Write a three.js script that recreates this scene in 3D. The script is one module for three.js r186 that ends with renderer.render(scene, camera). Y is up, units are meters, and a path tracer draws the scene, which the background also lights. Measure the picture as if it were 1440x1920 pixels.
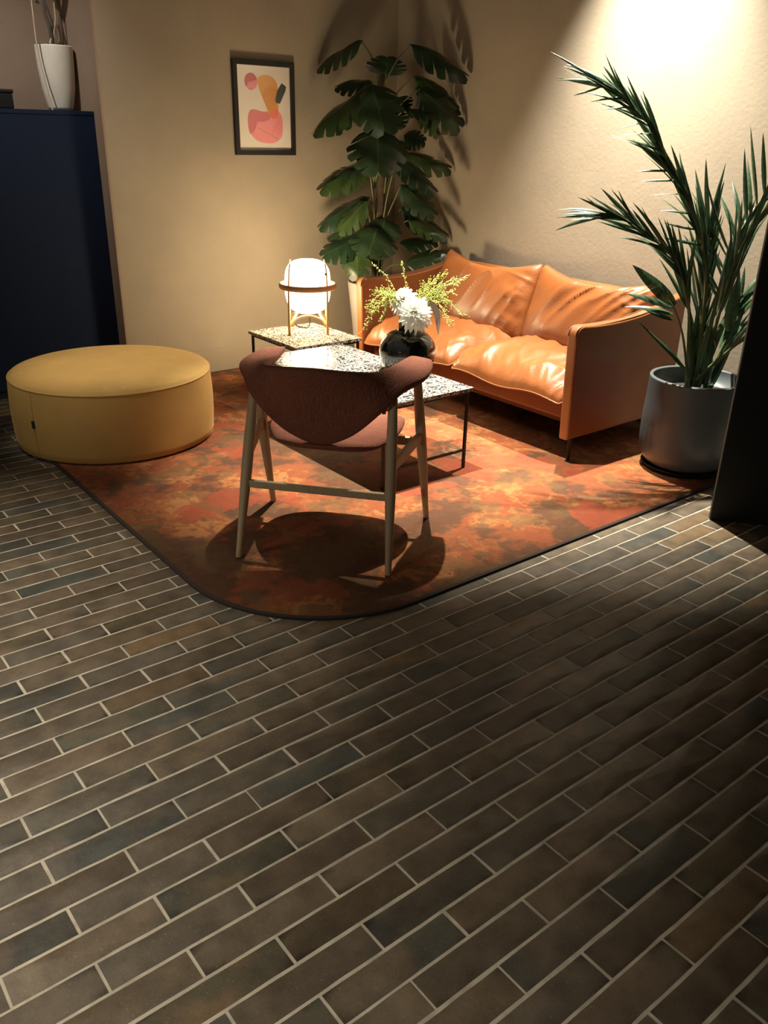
import * as THREE from 'three';
import { RoundedBoxGeometry } from 'three/addons/geometries/RoundedBoxGeometry.js';
import { mergeGeometries, mergeVertices } from 'three/addons/utils/BufferGeometryUtils.js';

// ------------------------------------------------------------------ camera, lights, exposure
// The corner of the two walls is the origin; the left wall is z = 0, the right wall is x = 0, metres, y up.
const scene = new THREE.Scene();
scene.background = new THREE.Color(0x000000);
const camera = new THREE.PerspectiveCamera(63.277, 0.75, 0.05, 60);
camera.position.set(-4.092, 1.5, 5.115);
camera.up.set(0.239, 0.911, -0.336);
camera.lookAt(-4.092 + 0.567, 1.5 - 0.412, 5.115 - 0.714);
scene.add(camera);

const renderer = new THREE.WebGLRenderer();
renderer.toneMapping = THREE.LinearToneMapping;
renderer.toneMappingExposure = 1.0;
renderer.shadowMap.enabled = true;

const CEIL = 3.3;
// ceiling lamps, all out of view: position x, z, aim point, candela, half angle, softness, colour, source size
const LAMPS = [
  { label: 'round ceiling spotlight beside the right wall above the sofa', x: -0.47, z: 2.12, aim: [-0.2, 0, 2.3], cd: 132, ang: 0.62, pen: 1, col: [1, 0.91, 0.74], r: 1.2 },
  { label: 'round ceiling spotlight above the coffee table', x: -1.72, z: 2.0, aim: [-1.62, 0, 2.1], cd: 122, ang: 0.42, pen: 0.95, col: [1, 0.91, 0.74], r: 1.0 },
  { label: 'unseen ceiling spotlight placed to light the brick floor at the left', x: -4.3, z: 2.0, aim: [-4.2, 0, 2.4], cd: 26, ang: 0.52, pen: 1, col: [1, 0.9, 0.74], r: 2.5 },  // out of view, placed to light the left floor
  { label: 'unseen ceiling spotlight placed to light the yellow pouf from the left', x: -3.8, z: 1.35, aim: [-2.52, 0.35, 0.86], cd: 29, ang: 0.225, pen: 0.9, col: [1, 0.9, 0.74], r: 3 },  // out of view, aimed to brighten the pouf top and its left side
  { label: 'unseen ceiling spotlight placed to light the white planter and the niche', x: -3.3, z: 0.75, aim: [-2.5, 1.75, -0.35], cd: 12, ang: 0.42, pen: 1, col: [1, 0.93, 0.82], r: 2.5 },  // out of view, placed to light the planter and niche wall
  { label: 'unseen ceiling spotlight behind the viewer, placed to light the near floor', x: -5.4, z: 4.6, aim: [-4.9, 0, 4.4], cd: 27, ang: 0.62, pen: 1, col: [1, 0.9, 0.74], r: 2.5 },  // out of view, placed to light the bricks nearest the camera
];

// ------------------------------------------------------------------ helpers
const V = (x, y, z) => new THREE.Vector3(x, y, z);
function rng(seed) { let s = seed >>> 0; return () => { s = (s + 0x6D2B79F5) | 0; let t = Math.imul(s ^ (s >>> 15), 1 | s); t = (t + Math.imul(t ^ (t >>> 7), 61 | t)) ^ t; return ((t ^ (t >>> 14)) >>> 0) / 4294967296; }; }
const clamp = (x, a, b) => Math.max(a, Math.min(b, x));
const mixf = (a, b, t) => a + (b - a) * t;
const sm = (a, b, x) => { const t = clamp((x - a) / (b - a), 0, 1); return t * t * (3 - 2 * t); };
function hsh(x, y, s) { let h = Math.imul(x, 374761393) ^ Math.imul(y, 668265263) ^ Math.imul(s + 11, 1274126177); h = Math.imul(h ^ (h >>> 13), 1274126177); return ((h ^ (h >>> 16)) >>> 0) / 4294967296; }
function vn(x, y, p, s) {                 // value noise, repeating every p cells
  const xi = Math.floor(x), yi = Math.floor(y); let fx = x - xi, fy = y - yi; fx = fx * fx * (3 - 2 * fx); fy = fy * fy * (3 - 2 * fy);
  const m = (a) => ((a % p) + p) % p; const x0 = m(xi), x1 = m(xi + 1), y0 = m(yi), y1 = m(yi + 1);
  return mixf(mixf(hsh(x0, y0, s), hsh(x1, y0, s), fx), mixf(hsh(x0, y1, s), hsh(x1, y1, s), fx), fy);
}
function fbm(u, v, p, oct, s) { let a = 0, w = 0.5, t = 0, q = p; for (let i = 0; i < oct; i++) { a += w * vn(u * q, v * q, q, s + i * 7); t += w; w *= 0.52; q *= 2; } return a / t; }
const toS = (c) => { c = clamp(c, 0, 1); return c <= 0.0031308 ? c * 12.92 : 1.055 * Math.pow(c, 1 / 2.4) - 0.055; };
function tex(w, h, fn, srgb = true) {     // fn(u, v) gives linear r, g, b
  const d = new Uint8Array(w * h * 4);
  for (let y = 0; y < h; y++) for (let x = 0; x < w; x++) {
    const c = fn((x + 0.5) / w, (y + 0.5) / h), o = (y * w + x) * 4;
    if (srgb) { d[o] = toS(c[0]) * 255; d[o + 1] = toS(c[1]) * 255; d[o + 2] = toS(c[2]) * 255; } else { d[o] = d[o + 1] = d[o + 2] = clamp(c, 0, 1) * 255; }
    d[o + 3] = 255;
  }
  const t = new THREE.DataTexture(d, w, h); t.wrapS = t.wrapT = THREE.RepeatWrapping; t.magFilter = THREE.LinearFilter; t.minFilter = THREE.LinearFilter;
  if (srgb) t.colorSpace = THREE.SRGBColorSpace; t.needsUpdate = true; return t;
}
const rep = (t, u, v) => { const c = t.clone(); c.repeat.set(u, v); c.needsUpdate = true; return c; };
const lin = (r, g, b) => new THREE.Color().setRGB(r, g, b);
const std = (o) => new THREE.MeshStandardMaterial(o);
const phy = (o) => new THREE.MeshPhysicalMaterial(o);

const taken = {};
function numbered(n) { if (!(n in taken)) { taken[n] = 0; return n; } taken[n]++; return n + '_' + String(taken[n]).padStart(3, '0'); }
function thing(name, label, category, pos = [0, 0, 0], turn = 0, group) {
  const o = new THREE.Group(); o.name = numbered(name); o.position.set(...pos); o.rotation.y = turn;
  o.userData = { label, category }; if (group) o.userData.group = group; scene.add(o); return o;
}
function part(name, geo, mat, parent, label) { const m = new THREE.Mesh(geo, mat); m.name = name; if (label) m.userData.label = label; parent.add(m); return m; }
function struct(name, geo, mat, label, category) { const m = new THREE.Mesh(geo, mat); m.name = name; m.userData = { kind: 'structure', label, category }; scene.add(m); return m; }
function box(x0, x1, y0, y1, z0, z1, uvm = true) {   // uv in metres
  const g = new THREE.BoxGeometry(x1 - x0, y1 - y0, z1 - z0); g.translate((x0 + x1) / 2, (y0 + y1) / 2, (z0 + z1) / 2);
  if (uvm) metreUV(g); return g;
}
function rbox(x0, x1, y0, y1, z0, z1, r = 0.01, seg = 3) { const g = new RoundedBoxGeometry(x1 - x0, y1 - y0, z1 - z0, seg, r); g.translate((x0 + x1) / 2, (y0 + y1) / 2, (z0 + z1) / 2); metreUV(g); return g; }
function metreUV(g) {
  const p = g.attributes.position, n = g.attributes.normal, uv = new Float32Array(p.count * 2);
  for (let i = 0; i < p.count; i++) {
    const ax = Math.abs(n.getX(i)), ay = Math.abs(n.getY(i)), az = Math.abs(n.getZ(i));
    if (ay >= ax && ay >= az) { uv[2 * i] = p.getX(i); uv[2 * i + 1] = p.getZ(i); } else if (ax >= az) { uv[2 * i] = p.getZ(i); uv[2 * i + 1] = p.getY(i); } else { uv[2 * i] = p.getX(i); uv[2 * i + 1] = p.getY(i); }
  }
  g.setAttribute('uv', new THREE.BufferAttribute(uv, 2)); return g;
}
const curve = (pts) => new THREE.CatmullRomCurve3(pts.map((p) => p.isVector3 ? p : V(...p)), false, 'centripetal');
function sweep(pts, rad, n = 16, m = 8, flat = 1) {  // tapered round or flattened bar along a curve, closed ends
  const c = pts.getPoint ? pts : curve(pts), fr = c.computeFrenetFrames(n, false), pos = [], idx = [], uv = [];
  let len = c.getLength();
  for (let i = 0; i <= n; i++) {
    const t = i / n, p = c.getPointAt(t), r = typeof rad === 'function' ? rad(t) : rad;
    for (let j = 0; j <= m; j++) { const a = j / m * Math.PI * 2; const q = p.clone().addScaledVector(fr.normals[i], Math.cos(a) * r).addScaledVector(fr.binormals[i], Math.sin(a) * r * flat); pos.push(q.x, q.y, q.z); uv.push(j / m * 0.12, t * len); }
  }
  for (let i = 0; i < n; i++) for (let j = 0; j < m; j++) { const a = i * (m + 1) + j, b = a + m + 1; idx.push(a, b, a + 1, b, b + 1, a + 1); }
  for (const e of [0, n]) { const p = c.getPointAt(e / n), k = pos.length / 3; pos.push(p.x, p.y, p.z); uv.push(0, 0); for (let j = 0; j < m; j++) { const a = e * (m + 1) + j; e ? idx.push(a, k, a + 1) : idx.push(a, a + 1, k); } }
  const g = new THREE.BufferGeometry(); g.setAttribute('position', new THREE.Float32BufferAttribute(pos, 3)); g.setAttribute('uv', new THREE.Float32BufferAttribute(uv, 2)); g.setIndex(idx); g.computeVertexNormals(); return g;
}
function lathe(pts, seg = 48) { const g = new THREE.LatheGeometry(pts.map((p) => new THREE.Vector2(p[0], p[1])), seg); return g; }
function smoothLathe(pts, seg = 48, n = 40) { const c = new THREE.SplineCurve(pts.map((p) => new THREE.Vector2(p[0], p[1]))); return new THREE.LatheGeometry(c.getPoints(n).map((p) => new THREE.Vector2(Math.max(p.x, 0), p.y)), seg); }
function gridGeo(nu, nv, fn, uvFn) {       // open surface from fn(u, v)
  const pos = [], uv = [], idx = [];
  for (let i = 0; i <= nu; i++) for (let j = 0; j <= nv; j++) { const p = fn(i / nu, j / nv); pos.push(p.x, p.y, p.z); const t = uvFn ? uvFn(i / nu, j / nv) : [i / nu, j / nv]; uv.push(t[0], t[1]); }
  for (let i = 0; i < nu; i++) for (let j = 0; j < nv; j++) { const a = i * (nv + 1) + j, b = a + nv + 1; idx.push(a, b, a + 1, b, b + 1, a + 1); }
  const g = new THREE.BufferGeometry(); g.setAttribute('position', new THREE.Float32BufferAttribute(pos, 3)); g.setAttribute('uv', new THREE.Float32BufferAttribute(uv, 2)); g.setIndex(idx); g.computeVertexNormals(); return g;
}
const merge = (a) => mergeGeometries(a.map((g) => { const h = g.index ? g.toNonIndexed() : g; for (const k of Object.keys(h.attributes)) if (!['position', 'normal', 'uv'].includes(k)) h.deleteAttribute(k); return h; }));
function basisMesh(m, o, X, Y, Z) { const M = new THREE.Matrix4().makeBasis(X, Y, Z); M.setPosition(o); M.decompose(m.position, m.quaternion, m.scale); return m; }

// ------------------------------------------------------------------ textures and materials
const plasterMap = tex(1024, 1024, (u, v) => {
  const a = fbm(u, v, 3, 5, 3), b = fbm(u, v, 9, 4, 21), c = vn(u * 256, v * 256, 256, 40);
  const k = 0.9 + (a - 0.5) * 0.3 + (b - 0.5) * 0.16 + (c - 0.5) * 0.03;
  const w = (b - 0.5) * 0.05; return [0.335 * k * (1 + w), 0.286 * k, 0.218 * k * (1 - w)];
});
const plasterBump = tex(1024, 1024, (u, v) => 0.5 + (fbm(u, v, 40, 4, 71) - 0.5) * 0.7 + (fbm(u, v, 6, 3, 5) - 0.5) * 0.35, false);
const plaster = std({ map: rep(plasterMap, 0.45, 0.45), bumpMap: rep(plasterBump, 1.7, 1.7), bumpScale: 0.0009, roughness: 0.88 });
const nichePaint = std({ map: rep(plasterMap, 0.5, 0.5), color: lin(0.95, 0.78, 0.74), bumpMap: rep(plasterBump, 1.1, 1.1), bumpScale: 0.002, roughness: 0.85 });
const unseenWallPaint = std({ map: rep(plasterMap, 0.5, 0.5), color: lin(0.3, 0.28, 0.27), roughness: 0.9 });  // for walls out of view, kept dark to cut bounced light
const unseenCeilingPaint = std({ color: lin(0.05, 0.045, 0.04), roughness: 0.9 });  // unseen ceiling, dark so that it bounces little light
const mortar = std({ map: rep(tex(512, 512, (u, v) => { const k = 0.82 + (fbm(u, v, 16, 4, 8) - 0.5) * 0.5; return [0.72 * k, 0.65 * k, 0.52 * k]; }), 2, 2), roughness: 0.9 });
// brick faces: an atlas of 64 fired-clay faces
const brickMap = tex(1024, 1024, (u, v) => {
  const ci = Math.floor(u * 4), ri = Math.floor(v * 16), id = ri * 4 + ci, lu = u * 4 - ci, lv = v * 16 - ri;
  const h1 = hsh(id, 1, 5), h2 = hsh(id, 2, 5), h3 = hsh(id, 3, 5);
  const n = fbm(u, v, 24, 5, 31), n2 = fbm(u * 1, v * 1, 10, 4, 77), g = vn(u * 512, v * 512, 512, 4);
  let slate = sm(0.5, 0.75, h1 * 0.75 + (fbm(u, v, 8, 3, 55) - 0.5) * 1.3);
  if (h3 > 0.8) slate = Math.max(slate, 0.6);
  let r = mixf(0.255, 0.165, slate), gg = mixf(0.206, 0.166, slate), b = mixf(0.15, 0.138, slate);
  if (h2 > 0.72) { r *= 1.16; gg *= 1.04; b *= 0.86; }
  let k = 0.82 + (n - 0.5) * 0.75 + (g - 0.5) * 0.2;
  const edge = Math.min(lv, 1 - lv) * 2 + Math.min(lu, 1 - lu) * 3;                // fire flashes bite in from the rims
  const scorch = sm(0.50, 0.66, n2 + h2 * 0.14 - 0.05) * sm(0.9, 0.15, edge + (n - 0.5) * 0.6);
  k *= 1 - 0.62 * scorch;
  const sp = hsh(Math.floor(u * 1024), Math.floor(v * 512), 9); let add = sp > 0.9955 ? 0.1 + 0.25 * hsh(Math.floor(u * 1024), Math.floor(v * 512), 19) : 0;  // pale specks stand for glints, painted into the brick colour
  return [r * k + add, gg * k + add * 0.93, b * k + add * 0.8];
});
const brickBump = tex(1024, 1024, (u, v) => 0.5 + (fbm(u, v, 60, 4, 91) - 0.5) * 0.8, false);
const BR_TINT = [[0.6, 0.58, 0.56], [0.74, 0.7, 0.66], [0.66, 0.66, 0.66], [0.86, 0.82, 0.76], [0.54, 0.5, 0.47], [0.7, 0.66, 0.6], [0.8, 0.74, 0.68], [0.58, 0.6, 0.62]];
const brickMats = BR_TINT.map((c, i) => std({ map: brickMap, color: lin(...c), bumpMap: brickBump, bumpScale: 0.0012, roughness: 0.46 + (i % 3) * 0.05 }));
const rugMap = tex(2048, 2048, (u, v) => {
  const wx = (fbm(u, v, 14, 4, 12) - 0.5) * 0.07, wy = (fbm(u, v, 14, 4, 44) - 0.5) * 0.07;
  const a = fbm(u + wx, v + wy, 12, 6, 3), b = fbm(u + wy, v - wx, 20, 6, 60), c = fbm(u + wx, v - wy, 26, 6, 90), d = fbm(u, v, 90, 4, 33), e = fbm(u - wx, v + wy, 11, 5, 130), big = fbm(u, v, 5, 3, 200);
  let col = [0.1997, 0.0536, 0.0214];
  const mx = (q, t) => { col = [mixf(col[0], q[0], t), mixf(col[1], q[1], t), mixf(col[2], q[2], t)]; };
  mx([0.255, 0.0833, 0.0306], 0.9 * sm(0.47, 0.58, c + (d - 0.5) * 0.35));
  mx([0.2848, 0.1275, 0.0505], 0.75 * sm(0.53, 0.62, b + (d - 0.5) * 0.6));
  mx([0.1105, 0.0374, 0.0176], 0.75 * sm(0.5, 0.57, a + (d - 0.5) * 0.4 + (big - 0.5) * 0.2));
  mx([0.0638, 0.0289, 0.0161], 0.8 * sm(0.58, 0.63, a + (d - 0.5) * 0.35 + (big - 0.5) * 0.2));
  mx([0.2253, 0.0399, 0.0168], 0.75 * sm(0.6, 0.63, e + (d - 0.5) * 0.1));
  mx([0.102, 0.0578, 0.0268], 0.55 * sm(0.59, 0.63, c + (a - 0.5) * 0.3));
  const f = 0.74 + hsh(Math.floor(u * 2048), Math.floor(v * 2048), 2) * 0.3 + d * 0.4; return [col[0] * f, col[1] * f * 0.97, col[2] * f * 0.72];
});
const pileBump = tex(512, 512, (u, v) => hsh(Math.floor(u * 512), Math.floor(v * 512), 6), false);
const rugMat = std({ map: rugMap, bumpMap: rep(pileBump, 5, 5), bumpScale: 0.002, roughness: 0.97 });
const rugEdge = std({ color: lin(0.035, 0.022, 0.018), roughness: 0.9 });
const leatherMap = tex(512, 512, (u, v) => { const k = 0.9 + (fbm(u, v, 5, 4, 6) - 0.5) * 0.35 + (vn(u * 200, v * 200, 200, 8) - 0.5) * 0.06; return [0.275 * k, 0.088 * k, 0.0235 * k]; });
const leatherBump = tex(512, 512, (u, v) => 0.5 + (fbm(u, v, 64, 3, 15) - 0.5) * 0.9, false);
const leather = phy({ map: rep(leatherMap, 1.4, 1.4), bumpMap: rep(leatherBump, 3, 3), bumpScale: 0.0008, roughness: 0.42, clearcoat: 0.25, clearcoatRoughness: 0.3 });
const pipingMat = std({ color: lin(0.16, 0.05, 0.016), roughness: 0.5 });
const boucleMap = tex(512, 512, (u, v) => { const k = 0.75 + vn(u * 170, v * 170, 170, 4) * 0.35 + (fbm(u, v, 10, 3, 9) - 0.5) * 0.2; return [0.245 * k, 0.083 * k, 0.05 * k]; });
const boucleBump = tex(512, 512, (u, v) => vn(u * 150, v * 150, 150, 61) * 0.7 + vn(u * 70, v * 70, 70, 62) * 0.3, false);
const boucle = std({ map: rep(boucleMap, 1.6, 1.6), bumpMap: rep(boucleBump, 1.6, 1.6), bumpScale: 0.0035, roughness: 0.95 });
const velvetMap = tex(512, 512, (u, v) => { const k = 0.9 + (fbm(u, v, 4, 5, 6) - 0.5) * 0.3 + (vn(u * 256, v * 256, 256, 3) - 0.5) * 0.06; return [0.55 * k, 0.335 * k, 0.1 * k]; });
const velvet = phy({ map: rep(velvetMap, 1.3, 1.3), roughness: 0.85, sheen: 0.7, sheenColor: lin(0.95, 0.72, 0.36), sheenRoughness: 0.45 });
const oakMap = tex(256, 1024, (u, v) => { const g = fbm(u * 1 + (fbm(u, v, 3, 3, 5) - 0.5) * 0.06, v * 0.06, 64, 3, 17), k = 0.86 + (g - 0.5) * 0.4; return [0.58 * k, 0.43 * k, 0.27 * k]; });
const oak = std({ map: rep(oakMap, 6, 1), roughness: 0.55 });
const cherry = std({ map: rep(oakMap, 6, 2), color: lin(1, 0.74, 0.5), roughness: 0.5 });
const blackMetal = std({ color: lin(0.012, 0.012, 0.013), roughness: 0.45, metalness: 0.3 });
const blackPaint = std({ color: lin(0.008, 0.0085, 0.009), roughness: 0.5 });
const navy = phy({ specularIntensity: 0.35, map: rep(tex(256, 256, (u, v) => { const k = 0.9 + (fbm(u, v, 32, 3, 2) - 0.5) * 0.3; return [0.0065 * k, 0.0145 * k, 0.04 * k]; }), 2, 2), roughness: 0.8 });
const terrazzoMap = (() => {
  const N = 50, px = [], ps = []; for (let j = 0; j < N; j++) for (let i = 0; i < N; i++) { px.push([i + hsh(i, j, 1), j + hsh(i, j, 2)]); ps.push(hsh(i, j, 3)); }
  return tex(1024, 1024, (u, v) => {
    const x = u * N + (fbm(u, v, 60, 2, 5) - 0.5) * 0.9, y = v * N + (fbm(u, v, 60, 2, 9) - 0.5) * 0.9, xi = Math.floor(x), yi = Math.floor(y); let f1 = 9, f2 = 9, id = 0;
    for (let b = -1; b <= 1; b++) for (let a = -1; a <= 1; a++) { const i = xi + a, j = yi + b, k = ((j % N + N) % N) * N + ((i % N + N) % N), p = px[k], dx = p[0] + (i - (i % N + N) % N) - x, dy = p[1] + (j - (j % N + N) % N) - y, d = Math.hypot(dx, dy); if (d < f1) { f2 = f1; f1 = d; id = k; } else if (d < f2) f2 = d; }
    const s = ps[id], t = sm(0.09, 0.2, f2 - f1 + (s - 0.5) * 0.16);
    const chip = s > 0.78 ? [0.04, 0.038, 0.036] : s > 0.66 ? [0.25, 0.235, 0.21] : [0.58 - s * 0.1, 0.56 - s * 0.1, 0.51 - s * 0.1];
    return [mixf(0.035, chip[0], t), mixf(0.034, chip[1], t), mixf(0.033, chip[2], t)];
  });
})();
const terrazzo = std({ map: rep(terrazzoMap, 2, 2), roughness: 0.1 });
const concrete = std({ map: rep(tex(512, 512, (u, v) => { const k = 0.88 + (fbm(u, v, 6, 5, 3) - 0.5) * 0.5; return [0.62 * k, 0.57 * k, 0.5 * k]; }), 2, 2), roughness: 0.75 });
const whiteClay = std({ map: rep(tex(512, 512, (u, v) => { const k = 0.92 + (fbm(u, v, 5, 5, 3) - 0.5) * 0.35; const f = fbm(u, v, 3, 4, 19) + (u - 0.5) * 0.2, cr = sm(0.492, 0.5, f) * sm(0.508, 0.5, f) * sm(0.45, 0.75, v); const q = k * (1 - 0.4 * cr); return [0.7 * q, 0.66 * q, 0.58 * q]; }), 1, 1), roughness: 0.6 });
const greyGlaze = phy({ color: lin(0.1, 0.118, 0.13), roughness: 0.35, clearcoat: 0.3, clearcoatRoughness: 0.2 });
const soil = std({ map: rep(tex(256, 256, (u, v) => { const k = hsh(Math.floor(u * 128), Math.floor(v * 128), 3); return [0.035 * k + 0.01, 0.024 * k + 0.008, 0.015 * k + 0.005]; }), 6, 6), roughness: 1 });
const leafMap = tex(512, 512, (u, v) => { const vein = sm(0.035, 0.0, Math.abs(u - 0.5)) * 0.7 + sm(0.08, 0.0, Math.abs(((v * 9 + Math.abs(u - 0.5) * 5) % 1) - 0.5)) * 0.22; const k = 0.8 + (fbm(u, v, 8, 4, 3) - 0.5) * 0.8; return [0.05 * k + vein * 0.05, 0.095 * k + vein * 0.08, 0.045 * k + vein * 0.03]; });
const leafMats = [[0.6, 0.62, 0.6], [0.42, 0.5, 0.5], [1, 0.95, 0.62]].map((c) => phy({ map: leafMap, color: lin(...c), roughness: 0.3, side: THREE.DoubleSide, transmission: 0.12, thickness: 0 }));
const petioleMat = std({ color: lin(0.1, 0.12, 0.045), roughness: 0.6 });
const mossPole = std({ map: rep(tex(128, 128, (u, v) => { const k = 0.5 + fbm(u, v, 20, 3, 4); return [0.05 * k, 0.035 * k, 0.02 * k]; }), 8, 4), roughness: 1 });
const palmMap = tex(256, 256, (u, v) => { const st = vn(u * 24, v * 2, 24, 3), k = 0.65 + st * 0.6; return [0.055 * k, 0.115 * k, 0.062 * k]; });
const palmMats = [[1, 1, 1], [0.75, 0.8, 0.75], [1, 0.92, 0.75]].map((c) => phy({ map: palmMap, color: lin(...c), roughness: 0.36, side: THREE.DoubleSide, transmission: 0.3, thickness: 0 }));
const MON = [[-0.53,2.046,0.295,-0.731,1.959,0.076,0.168],[-0.278,2.026,0.554,-0.032,1.936,0.807,0.185],[-0.553,1.785,0.441,-0.911,1.615,0.29,0.239],[-0.577,1.79,0.473,-0.629,1.579,0.661,0.29],[-0.435,1.846,0.432,-0.442,1.947,0.452,0.232],[-0.233,1.853,0.525,-0.044,1.728,0.735,0.189],[-0.269,1.778,0.586,-0.093,1.612,0.798,0.242],[-0.389,1.657,0.569,-0.244,1.673,0.707,0.098],[-0.259,1.649,0.568,-0.188,1.548,0.686,0.118],[-0.546,1.544,0.497,-0.643,1.335,0.65,0.349],[-0.335,1.507,0.509,-0.253,1.501,0.611,0.174],[-0.562,1.335,0.434,-0.873,1.249,0.345,0.22],[-0.587,1.345,0.466,-0.787,1.314,0.412,0.1],[-0.431,1.381,0.561,-0.308,1.252,0.809,0.182],[-0.323,1.396,0.455,-0.084,1.377,0.679,0.14],[-0.374,1.21,0.542,-0.263,1.081,0.755,0.177],[-0.55,1.127,0.406,-0.843,1.011,0.267,0.15],[-0.587,1.104,0.44,-0.791,0.964,0.408,0.158],[-0.603,0.923,0.339,-0.769,0.909,0.274,0.086],[-0.327,1.065,0.49,-0.083,0.946,0.704,0.152],[-0.351,0.993,0.598,-0.203,0.956,0.802,0.141],[-0.556,0.942,0.527,-0.69,0.825,0.614,0.299],[-0.622,0.872,0.413,-0.862,0.816,0.354,0.217],[-0.649,0.847,0.418,-0.717,0.664,0.529,0.189],[-0.34,0.707,0.569,-0.194,0.819,0.745,0.174],[-0.342,0.839,0.504,-0.144,0.888,0.632,0.135],[-0.448,1.628,0.485,-0.428,1.555,0.564,0.216],[-0.493,1.813,0.361,-0.675,1.824,0.246,0.153],[-0.53,1.739,0.383,-0.792,1.59,0.256,0.135],[-0.472,1.428,0.403,-0.603,1.4,0.365,0.184],[-0.47,0.999,0.506,-0.586,0.903,0.567,0.244],[-0.345,1.729,0.439,-0.319,1.664,0.496,0.182],[-0.373,1.255,0.404,-0.462,1.253,0.334,0.151],[-0.375,1.497,0.428,-0.425,1.387,0.465,0.222]];
const FRO = {'A':[[-0.458,0.456,2.954],[-0.482,0.993,2.913],[-0.537,1.175,2.86],[-0.593,1.321,2.806],[-0.655,1.431,2.74],[-0.704,1.541,2.696],[-0.765,1.617,2.633],[-0.821,1.689,2.579],[-0.895,1.741,2.494]],'B':[[-0.45,0.457,2.966],[-0.444,0.845,2.977],[-0.407,1.06,2.98],[-0.374,1.15,2.997],[-0.309,1.312,3.047],[-0.243,1.486,3.119],[-0.173,1.603,3.196]],'B2':[[-0.445,0.458,2.975],[-0.458,0.815,3.012],[-0.468,1.057,3.054],[-0.469,1.232,3.13],[-0.474,1.386,3.24]],'C':[[-0.465,0.454,2.941],[-0.55,0.818,2.897],[-0.636,1.01,2.85],[-0.75,1.117,2.775],[-0.859,1.188,2.71],[-0.947,1.206,2.641]],'D':[[-0.52,0.463,2.947],[-0.596,0.703,2.916],[-0.658,0.815,2.891],[-0.729,0.888,2.85]],'E':[[-0.412,0.444,2.933],[-0.424,0.83,2.892],[-0.435,1.048,2.875],[-0.441,1.188,2.864]],'F':[[-0.51,0.47,2.983],[-0.5,0.592,3.078],[-0.504,0.71,3.189],[-0.488,0.77,3.293]],'G':[[-0.369,0.44,2.947],[-0.304,0.628,2.978],[-0.267,0.753,2.98],[-0.251,0.854,2.988]]};
const SL = [[-0.637,0.82,2.887,-0.792,0.994,2.744,0.063],[-0.641,0.805,2.881,-0.796,0.882,2.737,0.034],[-0.638,0.776,2.885,-0.788,0.84,2.751,0.029],[-0.636,0.752,2.888,-0.755,0.789,2.806,0.021],[-0.592,0.535,2.963,-0.761,0.747,2.797,0.018],[-0.511,0.721,3.099,-0.565,0.943,3.126,0.053],[-0.597,0.534,2.955,-0.699,0.662,2.9,0.021]];
const SPR = [[-1.652,0.654,1.856],[-1.601,0.729,1.807],[-1.557,0.802,1.805],[-1.621,0.702,1.946],[-1.627,0.719,1.89],[-1.615,0.798,1.952],[-1.579,0.941,1.813],[-1.451,0.953,1.88],[-1.285,0.902,2.031],[-1.257,0.889,2.12],[-1.315,0.873,2.15],[-1.269,0.712,2.136],[-1.362,0.688,2.163],[-1.259,0.743,2.014],[-1.394,0.868,2.071],[-1.265,0.813,2.062]];
const FL = [[-1.49,0.737,2.043],[-1.488,0.782,1.953]];

// ------------------------------------------------------------------ the room
const NX = -2.13;                            // the left wall ends here; a niche opens beyond it
struct('wall_left', box(NX, 0.15, -0.02, CEIL, -0.65, 0), plaster, 'beige plaster wall behind the lamp and the framed print', 'wall');
struct('wall_back', box(-8.2, NX, -0.02, CEIL, -0.8, -0.65), nichePaint, 'brownish niche wall behind the navy cabinet', 'wall');
struct('wall_right', box(0, 0.15, -0.02, CEIL, 0, 9), plaster, 'beige plaster wall behind the leather sofa, lit from above', 'wall');
struct('unseen_wall_far_left', box(-8.35, -8.2, -0.02, CEIL, -0.8, 9.15), unseenWallPaint, 'unseen far left lobby wall, kept dark to cut bounced light', 'wall');
struct('unseen_wall_front', box(-8.2, 0.15, -0.02, CEIL, 9, 9.15), unseenWallPaint, 'unseen wall behind the viewer, kept dark to cut bounced light', 'wall');
struct('ceiling', box(-8.35, 0.15, CEIL, CEIL + 0.15, -0.8, 9.15), unseenCeilingPaint, 'unseen ceiling above the lobby, kept dark to cut bounced light', 'ceiling');
struct('trim_1', box(NX - 0.012, NX, 0, CEIL, -0.65, 0.0), nichePaint, 'brown panel over the wall reveal, with its shade put into the colour', 'trim');  // thin added panel; its brown stands for shade on the plaster reveal
struct('baseboard_left', rbox(NX, -0.016, 0, 0.163, 0, 0.016, 0.003, 2), plaster, 'beige baseboard along the left wall behind the yellow pouf', 'baseboard');
struct('baseboard_right', rbox(-0.016, 0, 0, 0.163, 0.0, 8.99, 0.003, 2), plaster, 'beige baseboard along the right wall behind the sofa', 'baseboard');

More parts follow.
